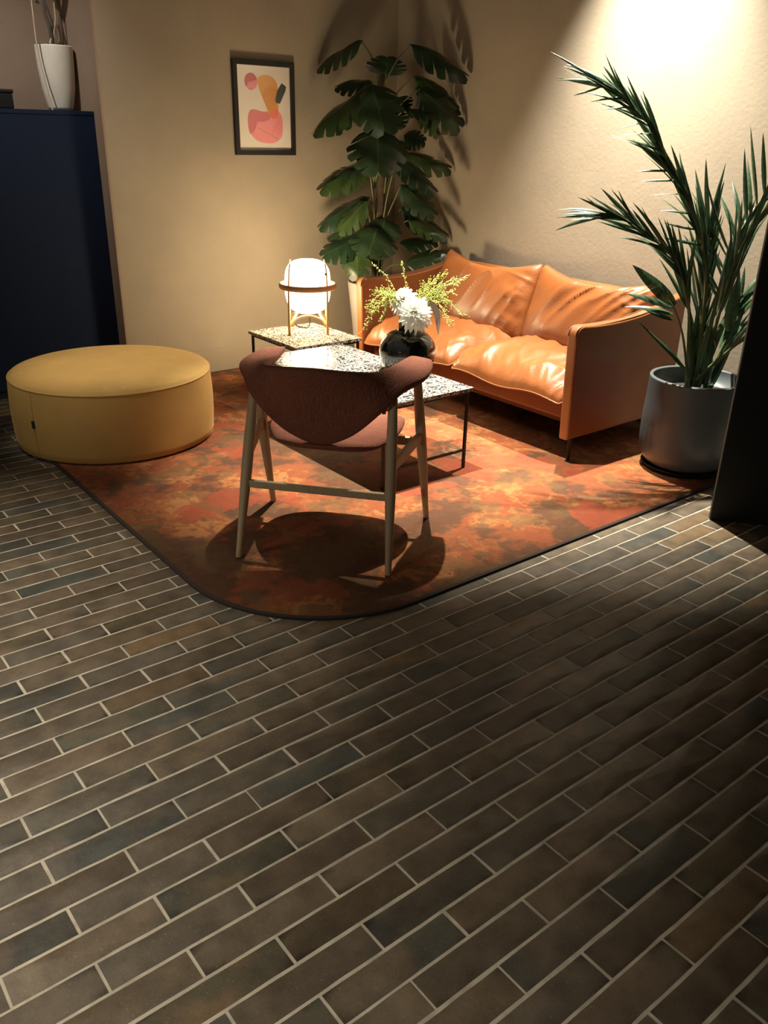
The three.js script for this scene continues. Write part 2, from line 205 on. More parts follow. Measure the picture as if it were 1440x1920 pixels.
// floor: mortar bed with a clay brick in every place of a half bond
const floor = struct('floor', box(-8.2, 0, -0.08, -0.0012, -0.65, 9), mortar, 'dark clay brick floor in running bond with pale mortar joints', 'floor');
{
  const PITCH = 0.080573, Z0 = 3.730, LEN = 0.315646, A0 = -0.037408, DR = 0.0003, gapL = 0.0054, gapC = 0.0046;
  const R = rng(77), bw = PITCH - gapL, bl = LEN - gapC;
  const variants = [];
  for (let k = 0; k < 28; k++) {             // 14-sided, slightly ragged clay faces with a worn rim
    const pts = []; const j = (s) => (R() - 0.5) * s; const nl = 6;
    for (let i = 0; i < nl; i++) pts.push([-bl / 2 + bl * i / nl + (i ? j(0.012) : 0), -bw / 2 + Math.abs(j(0.0036)) * (i % nl ? 1 : 0.3)]);
    pts.push([bl / 2 - Math.abs(j(0.003)), -bw / 2 + 0.0008]);
    for (let i = 0; i < nl; i++) pts.push([bl / 2 - bl * i / nl + (i ? j(0.012) : 0), bw / 2 - Math.abs(j(0.0036)) * (i % nl ? 1 : 0.3)]);
    pts.push([-bl / 2 + Math.abs(j(0.003)), bw / 2 - 0.0008]);
    const pos = [], uv = [], idx = [], n = pts.length, ci = k % 4, ri = (k * 5 + Math.floor(k / 4)) % 16;
    const U = (x, z) => [(ci + 0.04 + 0.92 * (x / bl + 0.5)) / 4, (ri + 0.06 + 0.88 * (z / bw + 0.5)) / 16];
    const dish = j(0.0006);
    pos.push(0, dish, 0); uv.push(...U(0, 0));
    for (const [x, z] of pts) { pos.push(x * 0.994, 0, z * 0.978); uv.push(...U(x, z)); }
    for (const [x, z] of pts) { pos.push(x, -0.006, z); uv.push(...U(x, z)); }
    for (let i = 0; i < n; i++) { const a = 1 + i, b = 1 + (i + 1) % n; idx.push(0, b, a, a, b, a + n, b, b + n, a + n); }
    const g = new THREE.BufferGeometry(); g.setAttribute('position', new THREE.Float32BufferAttribute(pos, 3)); g.setAttribute('uv', new THREE.Float32BufferAttribute(uv, 2)); g.setIndex(idx); g.computeVertexNormals(); variants.push(g);
  }
  camera.updateMatrixWorld(); camera.updateProjectionMatrix();
  const list = [];
  const onRug = (x, z) => x > -2.96 && x < -0.06 && z < 3.16 && z > 0.03 && !(x < -2.42 && z > 2.62 && Math.hypot(x + 2.42, z - 2.62) > 0.54);
  for (let k = Math.ceil((-0.62 - Z0) / PITCH); k < (8.9 - Z0) / PITCH - 1; k++) {
    const z = Z0 + (k + 0.5) * PITCH, sh = A0 + LEN * 0.5 * (((k % 2) + 2) % 2) + DR * k;
    for (let n = -27; n < 2; n++) {
      const x = sh + LEN * (n + 0.5); if (x > -0.16 || x < -8.03) continue;
      const jx = (R() - 0.5) * 0.003, jz = (R() - 0.5) * 0.0014, va = Math.floor(R() * 28), ma = Math.floor(R() * 8), flip = R() < 0.5, tilt = (R() - 0.5) * 0.004, tw = (R() - 0.5) * 0.006;
      let inView = 0; for (const dx of [-0.5, 0, 0.5]) { const p = V(x + dx * LEN, 0, z).project(camera); if (p.z < 1 && p.z > -1 && Math.abs(p.x) < 1.0 && Math.abs(p.y) < 1.0) inView = 1; }
      const d = V(x, 0, z).distanceTo(camera.position);
      list.push({ x: x + jx, z: z + jz, va, ma, flip, tilt, tw, d, vis: inView && !onRug(x, z) });
    }
  }
  const near = list.filter((b) => b.vis).sort((a, b) => a.d - b.d).slice(0, 300), chosen = new Set(near);
  const place = (o, b) => { o.position.set(b.x, 0, b.z); o.rotation.set(b.tilt, (b.flip ? Math.PI : 0) + b.tw, 0); o.updateMatrix(); return o; };
  near.forEach((b) => place(part('brick', variants[b.va], brickMats[b.ma], floor), b));
  const rest = brickMats.map(() => []); const dummy = new THREE.Object3D();
  for (const b of list) if (!chosen.has(b)) rest[b.ma].push(variants[b.va].clone().applyMatrix4(place(dummy, b).matrix));
  const gs = rest.map((a) => mergeGeometries(a));
  const all = mergeGeometries(gs, true); const m = new THREE.Mesh(all, brickMats); m.name = 'farther_bricks'; m.userData = { kind: 'stuff', label: 'farther rows of dark clay floor bricks' }; floor.add(m);
}

// rug
{
  const x0 = -3.0, x1 = -0.03, z0 = 0.02, z1 = 3.2, y = 0.009;
  const shape = (inset, r) => { const s = new THREE.Shape(), a = x0 + inset, b = x1 - inset, c = z0 + inset, d = z1 - inset; const q = r - inset; s.moveTo(a + q, c); s.lineTo(b - q, c); s.absarc(b - q, c + q, q, -Math.PI / 2, 0); s.lineTo(b, d - q); s.absarc(b - q, d - q, q, 0, Math.PI / 2); s.lineTo(a + q, d); s.absarc(a + q, d - q, q, Math.PI / 2, Math.PI); s.lineTo(a, c + q); s.absarc(a + q, c + q, q, Math.PI, Math.PI * 1.5); return s; };
  const t = thing('area_rug', 'rust orange mottled area rug with dark bound edge on the brick floor', 'rug');
  const flat = (g, h) => { g.rotateX(Math.PI / 2); g.translate(0, h, 0); return g; };
  const g = flat(new THREE.ExtrudeGeometry(shape(0.013, 0.58), { depth: y, bevelEnabled: false, curveSegments: 28 }), y + 0.0005);
  const p = g.attributes.position, uv = g.attributes.uv; for (let i = 0; i < p.count; i++) uv.setXY(i, (p.getX(i) - x0) / 3.2, (p.getZ(i) - z0) / 3.2);
  part('pile', g, rugMat, t);
  const o = shape(0, 0.58), hole = new THREE.Path(shape(0.013, 0.58).getPoints(28)); o.holes.push(hole);
  part('bound_edge', flat(new THREE.ExtrudeGeometry(o, { depth: 0.0075, bevelEnabled: true, bevelSize: 0.002, bevelThickness: 0.002, bevelSegments: 2, curveSegments: 28 }), 0.0085), rugEdge, t, 'dark brown binding');
}
const RUG = 0.0112;

// navy cabinet in the niche, with what stands on it
{
  const t = thing('storage_cabinet', 'tall plain navy cabinet filling the niche behind the yellow pouf', 'cabinet', [0, 0, 0]);
  part('plinth', box(-5.2, NX - 0.03, 0, 0.05, -0.6, -0.14), blackPaint, t);
  part('body', rbox(-5.2, NX - 0.0135, 0.05, 1.575, -0.6, -0.115, 0.003, 2), navy, t);
  part('top', rbox(-5.2, NX - 0.0135, 1.575, 1.598, -0.6, -0.112, 0.003, 2), navy, t);
}
{
  const t = thing('storage_box', 'low dark box lying on the navy cabinet left of the white planter', 'box', [-2.66, 1.598, -0.36]);
  part('body', rbox(-0.12, 0.12, 0, 0.085, -0.11, 0.11, 0.012), blackPaint, t); part('lid', rbox(-0.125, 0.125, 0.08, 0.1, -0.115, 0.115, 0.008), blackPaint, t);
}
{
  const t = thing('potted_plant', 'bare stemmed plant in a cracked white clay planter on the navy cabinet', 'potted plant', [-2.255, 1.598, -0.33]);
  part('planter', lathe([[0.0, 0], [0.062, 0], [0.071, 0.02], [0.09, 0.11], [0.1, 0.22], [0.103, 0.33], [0.1, 0.337], [0.093, 0.333], [0.09, 0.3], [0.0, 0.3]], 40), whiteClay, t, 'white clay planter with fine cracks');
  const R = rng(5), lumps = []; for (let i = 0; i < 40; i++) { const a = R() * 6.28, r = Math.sqrt(R()) * 0.088, s = 0.008 + R() * 0.012; const g = new THREE.IcosahedronGeometry(s, 0); g.translate(Math.cos(a) * r, 0.325 + R() * 0.012, Math.sin(a) * r); lumps.push(g); }
  const sg = new THREE.CylinderGeometry(0.091, 0.091, 0.03, 30); sg.translate(0, 0.312, 0); lumps.push(sg); part('soil', merge(lumps), soil, t);
  const bark = std({ color: lin(0.075, 0.06, 0.048), roughness: 0.9 }), pale = std({ color: lin(0.42, 0.33, 0.24), roughness: 0.7 });
  part('stem', sweep([[0, 0.31, 0], [-0.006, 0.38, 0.005], [-0.012, 0.43, 0.01], [-0.026, 0.5, 0.0], [-0.02, 0.58, 0.0], [-0.03, 0.75, 0]], (s) => 0.012 - s * 0.005, 14, 7), bark, t);
  part('stem', sweep([[0.004, 0.31, 0], [0.0, 0.4, -0.006], [0.01, 0.44, 0.004], [-0.014, 0.52, 0.012], [-0.03, 0.6, 0.012], [-0.01, 0.74, 0.01]], (s) => 0.008 - s * 0.003, 14, 7), bark, t);
  part('stem', sweep([[0.01, 0.33, 0.0], [0.014, 0.41, 0], [0.03, 0.46, 0], [0.034, 0.54, 0.0], [0.03, 0.72, 0]], 0.005, 14, 7), pale, t, 'pale green stem');
  part('stem', sweep([[-0.02, 0.32, 0.01], [-0.018, 0.35, 0.012], [-0.008, 0.375, 0.01]], (s) => 0.01 - s * 0.006, 6, 6), pale, t);
  const leafB = (c, sx, sy, rot) => { const g = gridGeo(10, 6, (u, v) => { const w = Math.sin(Math.PI * Math.pow(u, 0.8)) * sx; return V((v - 0.5) * 2 * w, (u - 0.5) * sy, 0.02 * Math.cos(v * 3) - 0.03 * u * u); }); g.rotateZ(rot[2]); g.rotateX(rot[0]); g.rotateY(rot[1]); g.translate(...c); return g; };
  for (const a of [[[-0.07, 0.6, 0.02], 0.02, 0.13, [0.2, 0.4, 0.3]], [[0.075, 0.6, 0.02], 0.03, 0.15, [1.1, 0.3, -0.9]], [[-0.02, 0.66, 0.05], 0.045, 0.18, [0.9, 0, 0.2]], [[0.0, 0.72, 0.0], 0.05, 0.2, [0.7, 0.8, 0.5]], [[0.08, 0.7, -0.03], 0.045, 0.18, [0.8, 0.2, -0.6]]]) part('leaf', leafB(...a), leafMats[1], t);
  part('aerial_root', sweep([[-0.105, 0.72, 0.06], [-0.112, 0.5, 0.07], [-0.116, 0.3, 0.08], [-0.108, 0.12, 0.12], [-0.1, 0.0, 0.15]], 0.004, 20, 5), pale, t, 'long pale hanging root');
  part('aerial_root', sweep([[-0.15, 0.72, 0.05], [-0.15, 0.62, 0.05], [-0.135, 0.565, 0.06], [-0.115, 0.54, 0.07]], 0.0035, 12, 5), pale, t);
}

// framed print
{
  const t = thing('picture_frame', 'thin black frame with an abstract pink and ochre print on the left wall', 'picture', [-1.081, 1.374, 0]);
  const W = 0.443, H = 0.541, b = 0.029, d = 0.026;
  part('frame_bar', rbox(-W / 2, W / 2, H - b, H, 0.001, d, 0.002, 2), blackPaint, t); part('frame_bar', rbox(-W / 2, W / 2, 0, b, 0.001, d, 0.002, 2), blackPaint, t);
  part('frame_bar', rbox(-W / 2, -W / 2 + b, b, H - b, 0.001, d, 0.002, 2), blackPaint, t); part('frame_bar', rbox(W / 2 - b, W / 2, b, H - b, 0.001, d, 0.002, 2), blackPaint, t);
  const cv = document.createElement('canvas'); cv.width = 700; cv.height = 880; const c = cv.getContext('2d');
  c.fillStyle = '#d2ccc4'; c.fillRect(0, 0, 700, 880);
  const poly = (col, pts, al = 1) => { c.globalAlpha = al; c.fillStyle = col; c.beginPath(); const n = pts.length; const md = (a, b) => [(a[0] + b[0]) / 2, (a[1] + b[1]) / 2]; let s = md(pts[n - 1], pts[0]); c.moveTo(s[0], s[1]); for (let i = 0; i < n; i++) { const e = md(pts[i], pts[(i + 1) % n]); c.quadraticCurveTo(pts[i][0], pts[i][1], e[0], e[1]); } c.fill(); c.globalAlpha = 1; };
  c.strokeStyle = '#d9cdb8'; c.lineWidth = 3; c.strokeRect(60, 40, 580, 775);
  poly('#e08b93', [[130, 500], [180, 440], [260, 455], [350, 475], [450, 440], [540, 450], [590, 520], [590, 640], [580, 740], [480, 800], [330, 805], [200, 760], [130, 660]]);
  poly('#bd5f6a', [[130, 500], [180, 440], [260, 455], [350, 475], [430, 460], [440, 540], [330, 580], [250, 570], [230, 650], [150, 730], [125, 620]], 0.75);
  poly('#cb8f36', [[265, 120], [370, 85], [480, 105], [545, 190], [525, 320], [545, 420], [520, 510], [470, 545], [410, 500], [340, 350], [280, 220]]);
  poly('#b8741f', [[330, 250], [440, 200], [535, 230], [520, 340], [500, 440], [400, 460], [345, 350]], 0.5);
  poly('#d9694c', [[415, 470], [480, 430], [545, 440], [530, 520], [470, 550], [425, 520]], 0.9);
  c.fillStyle = '#a81f3a'; c.beginPath(); c.ellipse(188, 165, 82, 86, 0, 0, 7); c.fill();
  c.save(); c.beginPath(); c.ellipse(188, 165, 82, 86, 0, 0, 7); c.clip(); c.fillStyle = '#cf6a7c'; c.beginPath(); c.moveTo(120, 230); c.lineTo(160, 175); c.lineTo(290, 140); c.lineTo(290, 240); c.lineTo(220, 250); c.fill(); c.restore();
  c.fillStyle = '#16201d'; c.beginPath(); c.moveTo(590, 165); c.lineTo(648, 200); c.lineTo(640, 240); c.lineTo(560, 380); c.lineTo(505, 372); c.lineTo(500, 330); c.lineTo(530, 240); c.closePath(); c.fill();
  c.strokeStyle = '#a8625a'; c.lineWidth = 4; c.beginPath(); c.moveTo(250, 640); c.quadraticCurveTo(380, 690, 525, 755); c.stroke();
  const mp = new THREE.CanvasTexture(cv); mp.colorSpace = THREE.SRGBColorSpace;
  const pg = new THREE.PlaneGeometry(W - 2 * b + 0.004, H - 2 * b + 0.004); pg.translate(0, H / 2, 0.009); part('print', pg, std({ map: mp, roughness: 0.9 }), t, 'abstract print with pink, ochre, red and black shapes');
  part('backing', box(-W / 2 + 0.01, W / 2 - 0.01, 0.01, H - 0.01, 0.002, 0.008), blackPaint, t);
  const gg = new THREE.PlaneGeometry(W - 2 * b + 0.004, H - 2 * b + 0.004); gg.translate(0, H / 2, 0.015); part('glass_pane', gg, phy({ color: 0xffffff, transmission: 1, thickness: 0, roughness: 0.01, ior: 1.5 }), t);
}

// ------------------------------------------------------------------ yellow velvet pouf
{
  const t = thing('round_pouf', 'large round mustard yellow velvet pouf standing at the rug edge', 'pouf', [-2.57, RUG, 0.87]);
  const r = 0.507, h = 0.372;
  const prof = [[0, h + 0.004], [0.25, h + 0.003], [0.42, h - 0.001], [r - 0.03, h - 0.006], [r - 0.012, h - 0.012], [r, h - 0.026]]; const side = [[r, h - 0.026]];
  for (let i = 1; i <= 10; i++) side.push([r + 0.008 * Math.sin(i / 10 * Math.PI), (h - 0.026) * (1 - i / 10) + 0.01 * i / 10]); side.push([r - 0.02, 0.002], [0, 0.002]);
  const mk = (pp) => { const g = lathe(pp.slice().reverse(), 96); return metreUVround(g, r); };
  function metreUVround(g, rr) { const p = g.attributes.position, uv = g.attributes.uv; for (let i = 0; i < p.count; i++) { const x = p.getX(i), y = p.getY(i), z = p.getZ(i); const rad = Math.hypot(x, z); if (rad > rr - 0.03) uv.setXY(i, Math.atan2(z, x) * rr, y); else uv.setXY(i, x, z); } return g; }
  part('seat_top', mk(prof), velvet, t); part('side_cover', mk(side), velvet, t);
  const ring = new THREE.TorusGeometry(r - 0.001, 0.0035, 6, 96); ring.rotateX(Math.PI / 2); ring.translate(0, h - 0.025, 0); part('top_seam', ring, velvet, t);
  const a = 2.76; const sx = Math.cos(a), sz = Math.sin(a), rr = r + 0.006;
  part('side_seam', sweep([[sx * r, h - 0.03, sz * r], [sx * (rr + 0.002), h * 0.5, sz * (rr + 0.002)], [sx * r, 0.01, sz * r]], 0.0018, 12, 6), std({ color: lin(0.3, 0.15, 0.03), roughness: 0.9 }), t, 'vertical seam');
  const tg = rbox(-0.004, 0.004, 0, 0.038, -0.008, 0.008, 0.0015, 2); tg.rotateY(-a); tg.translate(sx * (rr + 0.006), 0.165, sz * (rr + 0.006)); part('fabric_tag', tg, std({ color: lin(0.02, 0.02, 0.022), roughness: 0.8 }), t, 'small dark fabric tag');
}

// ------------------------------------------------------------------ terrazzo tables
function terrazzoTable(name, label, x0, x1, z0, z1, h) {
  const t = thing(name, label, 'table', [(x0 + x1) / 2, RUG, (z0 + z1) / 2]); const a = (x1 - x0) / 2, b = (z1 - z0) / 2, s = 0.007, H = h - RUG;
  part('table_top', rbox(-a, a, H - 0.018, H, -b, b, 0.002, 2), terrazzo, t, 'black and white terrazzo slab');
  for (const [i, j] of [[-1, -1], [-1, 1], [1, -1], [1, 1]]) part('leg', rbox(i * (a - 0.02) - s, i * (a - 0.02) + s, 0, H - 0.018, j * (b - 0.02) - s, j * (b - 0.02) + s, 0.002, 2), blackMetal, t);
  for (const i of [-1, 1]) { part('top_rail', rbox(i * (a - 0.02) - s, i * (a - 0.02) + s, H - 0.032, H - 0.018, -b + 0.027, b - 0.027, 0.002, 2), blackMetal, t); part('top_rail', rbox(-a + 0.027, a - 0.027, H - 0.032, H - 0.018, i * (b - 0.02) - s, i * (b - 0.02) + s, 0.002, 2), blackMetal, t); part('low_rail', rbox(-a + 0.027, a - 0.027, 0.085, 0.097, i * (b - 0.02) - 0.006, i * (b - 0.02) + 0.006, 0.002, 2), blackMetal, t); }
  return t;
}
terrazzoTable('coffee_table', 'long terrazzo coffee table on thin black legs in front of the sofa', -1.917, -1.37, 1.268, 2.355, 0.42);
terrazzoTable('side_table', 'small square terrazzo side table carrying the glowing lamp', -1.556, -1.076, 0.522, 1.068, 0.38);

// ------------------------------------------------------------------ table lamp
{
  const c = [-1.24, 0.38, 0.722], turn = -Math.atan2(0.54, 0.85);
  const t = thing('table_lamp', 'glowing opal glass table lamp in a bentwood frame on the side table', 'lamp', c, turn); t.scale.setScalar(1.035);
  const s = 0.112;
  for (const [i, j] of [[-1, 1], [1, 1], [-1, -1], [1, -1]]) {
    part('leg', sweep([[i * s, 0, j * s], [i * s, 0.1, j * s], [i * s * 0.99, 0.25, j * s * 0.99], [i * s * 0.95, 0.36, j * s * 0.95], [i * s * 0.9, 0.405, j * s * 0.9]], (u) => 0.012 - u * 0.006, 16, 8, 0.7), cherry, t);
  }
  const hoop = new THREE.TorusGeometry(0.162, 0.009, 8, 72); hoop.rotateX(Math.PI / 2); hoop.scale(1, 1.9, 1); hoop.translate(0, 0.268, 0); part('hoop', hoop, cherry, t, 'bent wooden hoop around the glass');
  for (const j of [1, -1]) { part('base_arch', sweep([[-s + 0.008, 0.05, j * s * 0.98], [-s * 0.72, 0.082, j * s * 0.8], [0, 0.104, j * s * 0.62], [s * 0.72, 0.082, j * s * 0.8], [s - 0.008, 0.05, j * s * 0.98]], 0.0075, 20, 8, 0.8), cherry, t); }
  for (const i of [1, -1]) { part('base_arch', sweep([[i * s * 0.98, 0.05, -s + 0.008], [i * s * 0.8, 0.082, -s * 0.72], [i * s * 0.62, 0.101, 0], [i * s * 0.8, 0.082, s * 0.72], [i * s * 0.98, 0.05, s - 0.008]], 0.0075, 20, 8, 0.8), cherry, t); }
  const shade = phy({ color: lin(0.9, 0.86, 0.78), emissive: lin(1, 0.83, 0.56), emissiveIntensity: 7, roughness: 0.35 });
  part('glass_shade', smoothLathe([[0.0, 0.108], [0.06, 0.112], [0.105, 0.14], [0.128, 0.19], [0.136, 0.25], [0.134, 0.31], [0.126, 0.36], [0.1, 0.398], [0.055, 0.416], [0.0, 0.42]], 56, 48), shade, t, 'glowing opal glass shade');
  part('knob', (() => { const g = new THREE.CylinderGeometry(0.006, 0.006, 0.006, 14); g.rotateX(Math.PI / 2); g.translate(0.103, 0.35, 0.112); return g; })(), blackMetal, t);
  part('power_cord', sweep([[0.0, 0.11, 0], [0.01, 0.06, -0.02], [0.0, 0.01, -0.05], [-0.05, 0.004, -0.1], [-0.08, 0.004, -0.16]], 0.003, 24, 6), blackMetal, t);
  const pl = new THREE.PointLight(lin(1, 0.76, 0.44), 3.3, 0, 2); pl.position.set(0, 0.27, 0); pl.shadow.radius = 5; pl.castShadow = true; t.add(pl);
}

// ------------------------------------------------------------------ leather sofa
function pillow(o) {                         // two bulged faces sewn along one outline; returns the body and the outline
  const { w, h, tf, tb, nx = 60, ny = 44, cx = 0.04, cyT = 0.06, cyB = 0.02, wr, ef = 0.5 } = o;
  const out2 = (u, v) => { const cy = v > 0 ? cyT : cyB, rc = 1 - 0.055 * Math.pow(Math.abs(u * v), 7); return [u * w / 2 * (1 - cx * (1 - v * v) * u * u) * rc, v * h / 2 * (1 - cy * (1 - u * u) * v * v) * rc]; };
  const prof = (u, v) => Math.pow(Math.max(0, 1 - Math.pow(Math.abs(u), 3.4)), ef) * Math.pow(Math.max(0, 1 - Math.pow(Math.abs(v), 3.0)), ef);
  const warp = (t) => { const s = t * 2 - 1; return Math.sign(s) * (1 - Math.pow(1 - Math.abs(s), 1.35)); };
  const face = (sgn, t) => gridGeo(nx, ny, (a, b) => {
    const u = warp(a), v = warp(b), q = out2(u, v), p = prof(u, v); let z = sgn * t * p;
    if (wr && sgn > 0) z += wr(u, v) * Math.min(1, p * 1.6);
    if (o.bend) z += o.bend(u, v);
    return V(q[0], q[1], z);
  }, (a, b) => [warp(a) * w / 2, warp(b) * h / 2]);
  const F = face(1, tf), B = face(-1, tb); { const ix = B.index.array; for (let i = 0; i < ix.length; i += 3) { const k = ix[i]; ix[i] = ix[i + 1]; ix[i + 1] = k; } B.computeVertexNormals(); }
  const edge = []; const push = (u, v) => { const q = out2(u, v); edge.push(V(q[0], q[1], o.bend ? o.bend(u, v) : 0)); };
  const N = 18; for (let i = 0; i < N; i++) push(-1 + 2 * i / N, -1); for (let i = 0; i < N; i++) push(1, -1 + 2 * i / N); for (let i = 0; i < N; i++) push(1 - 2 * i / N, 1); for (let i = 0; i < N; i++) push(-1, 1 - 2 * i / N);
  const rim = new THREE.TubeGeometry(new THREE.CatmullRomCurve3(edge, true, 'centripetal'), 150, o.pr || 0.0045, 6, true);
  return { body: merge([F, B]), rim };
}
const ridge = (x, y, s) => 1 - Math.abs(vn(x, y, 4096, s) * 2 - 1);
{
  const t = thing('leather_sofa', 'two seat cognac leather sofa with loose cushions against the right wall', 'sofa', [0, RUG, 0]);
  const ZA = 0.83, ZB = 2.6, AT = 0.062;
  // arms: padded slabs whose top edge rises to the back
  const prof = new THREE.Shape(); prof.moveTo(-0.925, 0.135); prof.lineTo(-0.942, 0.635); prof.quadraticCurveTo(-0.944, 0.678, -0.9, 0.678); prof.bezierCurveTo(-0.72, 0.662, -0.5, 0.672, -0.36, 0.7); prof.bezierCurveTo(-0.26, 0.72, -0.18, 0.745, -0.1, 0.755); prof.lineTo(-0.1, 0.135); prof.closePath();
  for (const [z, lab] of [[ZA, 'arm beside the tall monstera'], [ZB - AT, 'arm beside the grey palm pot']]) {
    const g = new THREE.ExtrudeGeometry(prof, { depth: AT - 0.03, bevelEnabled: true, bevelSize: 0.012, bevelThickness: 0.015, bevelSegments: 4, curveSegments: 18 }); g.translate(0, 0, z + 0.015);
    const arm = part('arm', g, leather, t, lab);
    const pts = prof.getPoints(16).slice(0, -1).filter((p, i, a) => p.y > 0.136);
    for (const zz of [z + 0.009, z + AT - 0.009]) { const c = new THREE.CatmullRomCurve3(pts.map((p, i) => { const n = V(p.x + 0.5, p.y - 0.42, 0).normalize(); return V(p.x + n.x * 0.0125, p.y + n.y * 0.0125, zz); }), false, 'centripetal'); part('piping', new THREE.TubeGeometry(c, 90, 0.0042, 6, false), pipingMat, arm); }
  }
  const bk = rbox(-0.165, -0.095, 0.135, 0.752, ZA + 0.04, ZB - 0.04, 0.03, 4); part('back_panel', bk, leather, t);
  part('seat_base', rbox(-0.862, -0.165, 0.19, 0.318, ZA + AT - 0.004, ZB - AT + 0.004, 0.02, 3), leather, t);
  part('seat_frame', rbox(-0.81, -0.18, 0.155, 0.2, ZA + AT - 0.003, ZB - AT + 0.003, 0.01, 2), std({ color: lin(0.1, 0.035, 0.012), roughness: 0.6 }), t);
  for (const [x, z] of [[-0.88, ZA + 0.031], [-0.88, ZB - 0.031], [-0.15, ZA + 0.031], [-0.15, ZB - 0.031]]) { const g = new THREE.CylinderGeometry(0.011, 0.009, 0.135, 14); g.translate(x, 0.0675, z); part('leg', g, blackMetal, t); }
  const zm = (ZA + ZB) / 2, wS = 0.838;
  [-1, 1].forEach((sd, k) => {
    const s0 = 300 + k * 40, zc = zm + sd * (wS / 2 - 0.008);
    const P = pillow({ w: wS, h: 0.655, tf: 0.122, tb: 0.04, cx: 0.015, cyT: 0.0, cyB: 0.035, ef: 0.42, pr: 0.0045, nx: 84, ny: 64,
      bend: (u, v) => -0.05 * Math.pow(Math.max(0, -v), 3) - 0.012 * Math.pow(Math.max(0, -v), 2) * Math.sin(u * 5 + k * 2),
      wr: (u, v) => {
        const a = ridge(u * 3.1 + 9, v * 1.5 + v * u * 1.2 + k * 5, s0) - 0.5, b = ridge(u * 7 + v * 2.5, v * 2.2 + 3, s0 + 1) - 0.5;
        const fr = sm(0.2, -0.9, v), ed = sm(0.35, 0.95, Math.abs(u));
        const c = ridge(u * 9 + (u > 0 ? -1 : 1) * v * 4, v * 0.9, s0 + 2) - 0.45;
        return a * 0.022 + b * 0.008 + c * 0.02 * fr * (0.35 + ed) - 0.016 * Math.exp(-((u * 1.2) ** 2 + (v - 0.15) ** 2) * 3);
      } });
    const m = part('seat_cushion', P.body, leather, t, sd < 0 ? 'seat cushion next to the monstera arm' : 'seat cushion next to the palm'); basisMesh(m, V(-0.628, 0.352, zc), V(0, 0, 1), V(1, 0, 0), V(0, 1, 0)); part('piping', P.rim, leather, m);
    const ang = 0.33, Y = V(Math.sin(ang), Math.cos(ang), 0), Z = V(-Math.cos(ang), Math.sin(ang), 0), s1 = 500 + k * 30;
    const Q = pillow({ w: wS - 0.004, h: 0.49, tf: 0.1, tb: 0.12, cx: 0.025, cyT: 0.34, cyB: 0.0, ef: 0.5, nx: 84, ny: 60, pr: 0.004,
      wr: (u, v) => {
        const dg = Math.pow(ridge(u * 5.5 - v * 2.4 * (k ? 1.2 : 0.8), v * 0.7 + u * 0.4, s1), 2.2) - 0.3, up = sm(-0.6, 0.6, v), lo = sm(0.1, -0.8, v);
        const e = ridge(v * 5 + u * 2.2, u * 1.6, s1 + 3) - 0.5, sd2 = sm(0.4, 0.9, u);
        return dg * 0.017 * (0.25 + 0.75 * up) + e * 0.014 * sd2 + (vn(u * 2.5 + 7, v * 2 + 3, 512, s1 + 5) - 0.5) * 0.014 - 0.01 * lo * 0;
      } });
    const b = part('back_cushion', Q.body, leather, t, sd < 0 ? 'back cushion next to the monstera arm' : 'back cushion next to the palm'); basisMesh(b, V(-0.335, 0.607, zc + 0.026), V(0, 0, 1), Y, Z); part('piping', Q.rim, pipingMat, b);
  });
}

